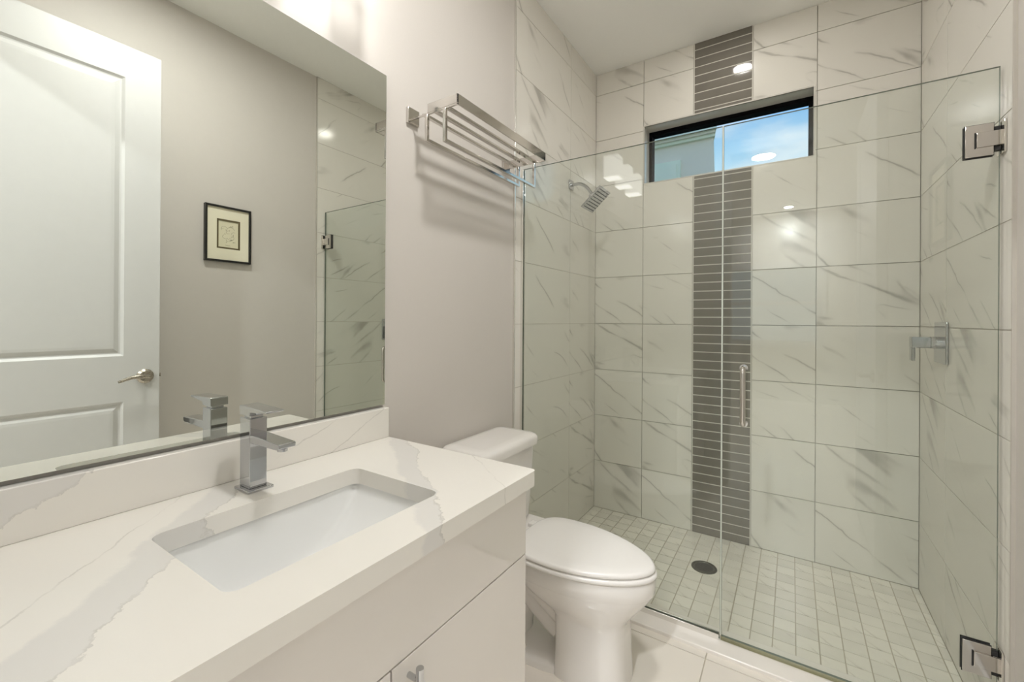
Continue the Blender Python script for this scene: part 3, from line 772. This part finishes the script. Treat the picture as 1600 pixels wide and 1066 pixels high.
DXR = 1.5965
sd = thing('shower_door', 'hinged clear glass shower door with a chrome pull handle', 'shower door', (DXR, GY, 0.06))
mesh_obj('glass', pane_bm((GX + 0.0044, GY - 0.005, 0.066), (DXR, GY + 0.005, 1.9695)), ['glass', 'glass_edge'], sd)
es_ = mesh_obj('edge_seal', boxes(((GX - 0.0008, GY - 0.0065, 0.072), (GX + 0.0042, GY + 0.0065, 1.968))), 'seal', sd)
mesh_obj('bottom_sweep', boxes(((GX + 0.002, GY - 0.007, 0.0515), (1.585, GY + 0.007, 0.0655))), 'sweep', sd, bevel=0.001)
hx_, z0_, z1_ = 0.957, 0.868, 1.070
bm = new(); ry = GY - 0.042
arc = [(hx_, GY - 0.006, z0_)] + bez((hx_, ry + 0.018, z0_), (hx_, ry, z0_), (hx_, ry, z0_ + 0.018), 6) + bez((hx_, ry, z1_ - 0.018), (hx_, ry, z1_), (hx_, ry + 0.018, z1_), 6) + [(hx_, GY - 0.006, z1_)]
tube(bm, arc, 0.0095, 18)
hd = mesh_obj('handle', bm, 'nickel_bright', sd, smooth=60)
bm = new()
for zz in (z0_, z1_): cyl(bm, (hx_, GY - 0.0085, zz), (0, 1, 0), 0.0135, 0.0035, 24); cyl(bm, (hx_, GY + 0.005, zz), (0, 1, 0), 0.0125, 0.006, 24)
mesh_obj('washer', bm, 'chrome', hd, smooth=40)
for zc in (1.765, 0.273):
    bm = new(); hh = 0.046
    box(bm, (1.5245, GY - 0.011, zc - hh), (1.583, GY - 0.0052, zc + hh)); box(bm, (1.5245, GY + 0.0052, zc - hh), (1.583, GY + 0.011, zc + hh))
    h = mesh_obj('hinge', bm, 'nickel_bright', sd, bevel=0.0012)
    mesh_obj('gap_shade', boxes(((1.5228, GY - 0.0068, zc - hh - 0.0016), (1.5845, GY - 0.0051, zc + hh + 0.0016)), ((1.5228, GY + 0.0051, zc - hh - 0.0016), (1.5845, GY + 0.0068, zc + hh + 0.0016)), ((1.5435, GY - 0.0125, zc - 0.023), (1.5465, GY - 0.0109, zc + 0.023)), ((1.5845, GY - 0.009, zc - 0.034), (W - 0.007, GY + 0.009, zc - 0.0225)), ((1.5845, GY - 0.009, zc + 0.0225), (W - 0.007, GY + 0.009, zc + 0.034))), 'dark_hole', h)  # near-black strips paint the shade in the gaps around the hinge plates
    mesh_obj('hinge_pivot', boxes(((1.547, GY - 0.0165, zc - 0.021), (W - 0.005, GY - 0.0112, zc + 0.021)), ((1.586, GY - 0.0112, zc - 0.021), (W - 0.005, GY + 0.0125, zc + 0.021))), 'nickel_bright', h, bevel=0.001)
    mesh_obj('hinge_wall_plate', boxes(((W - 0.006, GY - 0.028, zc - hh), (W - 0.0005, GY + 0.028, zc + hh))), 'nickel_bright', h, bevel=0.001)

# ================================================================== SHOWER HEAD
sh = thing('showerhead', 'square chrome rain shower head on a bent arm on the left shower wall', 'shower head', (0, 2.325, 2.04))
SY = 2.325
mesh_obj('wall_flange', boxes(((0.0, SY - 0.027, 2.013), (0.010, SY + 0.027, 2.067))), 'chrome', sh, bevel=0.002)
bm = new()
tube(bm, [(0.008, SY, 2.04), (0.05, SY, 2.04)] + bez((0.05, SY, 2.04), (0.085, SY, 2.035), (0.115, SY, 1.998), 8) + [(0.132, SY, 1.972)], 0.0095, 16)
mesh_obj('arm', bm, 'chrome', sh, smooth=60)
Rm = Matrix.Translation((0.160, SY, 1.932)) @ Matrix.Rotation(math.radians(-42), 4, 'Y')
bm = new()
box(bm, (-0.076, -0.076, -0.006), (0.076, 0.076, 0.006), 0, Rm)
v0 = len(bm.verts)
head = mesh_obj('spray_plate', bm, 'chrome', sh, bevel=0.002)
bm = new()
rg = [[Rm @ Vector((r * math.cos(2*PI*k/24), r * math.sin(2*PI*k/24), z)) for k in range(24)] for r, z in ((0.045, 0.006), (0.022, 0.022), (0.016, 0.045))]
loft(bm, rg); mesh_obj('swivel_joint', bm, 'chrome', sh, smooth=40)
bm = new()
for i in range(8):
    for j in range(8):
        p = Rm @ Vector(((i - 3.5) * 0.0175, (j - 3.5) * 0.0175, -0.0058)); n_ = (Rm.to_3x3() @ Vector((0, 0, -1)))
        cyl(bm, p, n_, 0.0027, 0.0028, 8)
nz = mesh_obj('nozzle_field', bm, 'nozzle', head); nz['kind'] = 'stuff'

# ================================================================== SHOWER VALVE
va = thing('shower_valve', 'square chrome shower valve with lever handle on the right shower wall', 'shower valve', (W, 2.357, 1.16))
mesh_obj('escutcheon', boxes(((W - 0.009, 2.275, 1.078), (W, 2.439, 1.242))), 'chrome', va, bevel=0.004, seg=3)
bm = new(); cyl(bm, (W - 0.009, 2.357, 1.16), (-1, 0, 0), 0.024, 0.028, 28)
mesh_obj('stem', bm, 'chrome', va, smooth=40)
bm = boxes(((W - 0.095, 2.333, 1.138), (W - 0.037, 2.381, 1.182)), ((W - 0.095, 2.338, 1.085), (W - 0.083, 2.376, 1.138)))
mesh_obj('lever_handle', bm, 'chrome', va, bevel=0.002)

# ================================================================== FLOOR DRAIN
fd = thing('floor_drain', 'round dark metal drain in the mosaic shower floor', 'floor drain', (0.739, 2.349, 0))
def circ(r, z, n=40): return [(0.739 + r * math.cos(2*PI*k/n), 2.349 + r * math.sin(2*PI*k/n), z) for k in range(n)]
bm = new(); loft(bm, [circ(0.060, 0.0), circ(0.059, 0.003), circ(0.048, 0.003), circ(0.046, 0.0008)], False, False)
mesh_obj('rim', bm, 'steel_dark', fd, smooth=40)
bm = new(); loft(bm, [circ(0.046, 0.001), circ(0.045, 0.0022)], False, True)
gr = mesh_obj('grate', bm, 'steel_dark', fd, smooth=40)
bm = new()
for k in range(-4, 5):
    hwid = math.sqrt(max(0, 0.040 ** 2 - (k * 0.009) ** 2))
    box(bm, (0.739 - hwid, 2.349 + k * 0.009 - 0.0018, 0.002), (0.739 + hwid, 2.349 + k * 0.009 + 0.0018, 0.0026))
mesh_obj('slots', bm, 'dark_hole', gr)

# ================================================================== OUTSIDE
struct(mesh_obj('ground', boxes(((-30, -30, -0.5), (30, 40, -0.2))), 'soil'))
hs = thing('neighbour_house', 'grey house wall with pale eaves seen through the shower window', 'house', (-1.5, 6.8, -0.2))
def slab(x1, y0, z0, z1, x1b, xt=None):
    """block of the house with its right side running back towards the left"""
    xt = x1 if xt is None else xt
    bm = new()
    loft(bm, [[(-4.6, y0, z0), (x1, y0, z0), (x1b, 10.0, z0), (-4.6, 10.0, z0)], [(-4.6, y0, z1), (xt, y0, z1), (x1b, 10.0, z1), (-4.6, 10.0, z1)]])
    return bm
mesh_obj('wall', slab(0.30, 6.55, -0.2, 3.80, -0.6, 0.18), 'house_wall', hs)
mesh_obj('fascia', slab(0.235, 6.42, 3.87, 3.97, -0.6), 'house_trim', hs)
mesh_obj('frieze', slab(0.205, 6.50, 3.80, 3.838, -0.6), 'house_trim', hs)
mesh_obj('eave', slab(0.215, 6.46, 3.838, 3.87, -0.6), 'house_wall', hs)
mesh_obj('roof', slab(0.21, 6.46, 3.97, 4.0, -0.6), 'house_roof', hs)
mesh_obj('window_trim', boxes(((-0.95, 6.50, 2.5), (-0.25, 6.549, 3.56)), ((-0.9, 6.48, 2.55), (-0.30, 6.51, 3.50))), 'house_trim', hs)
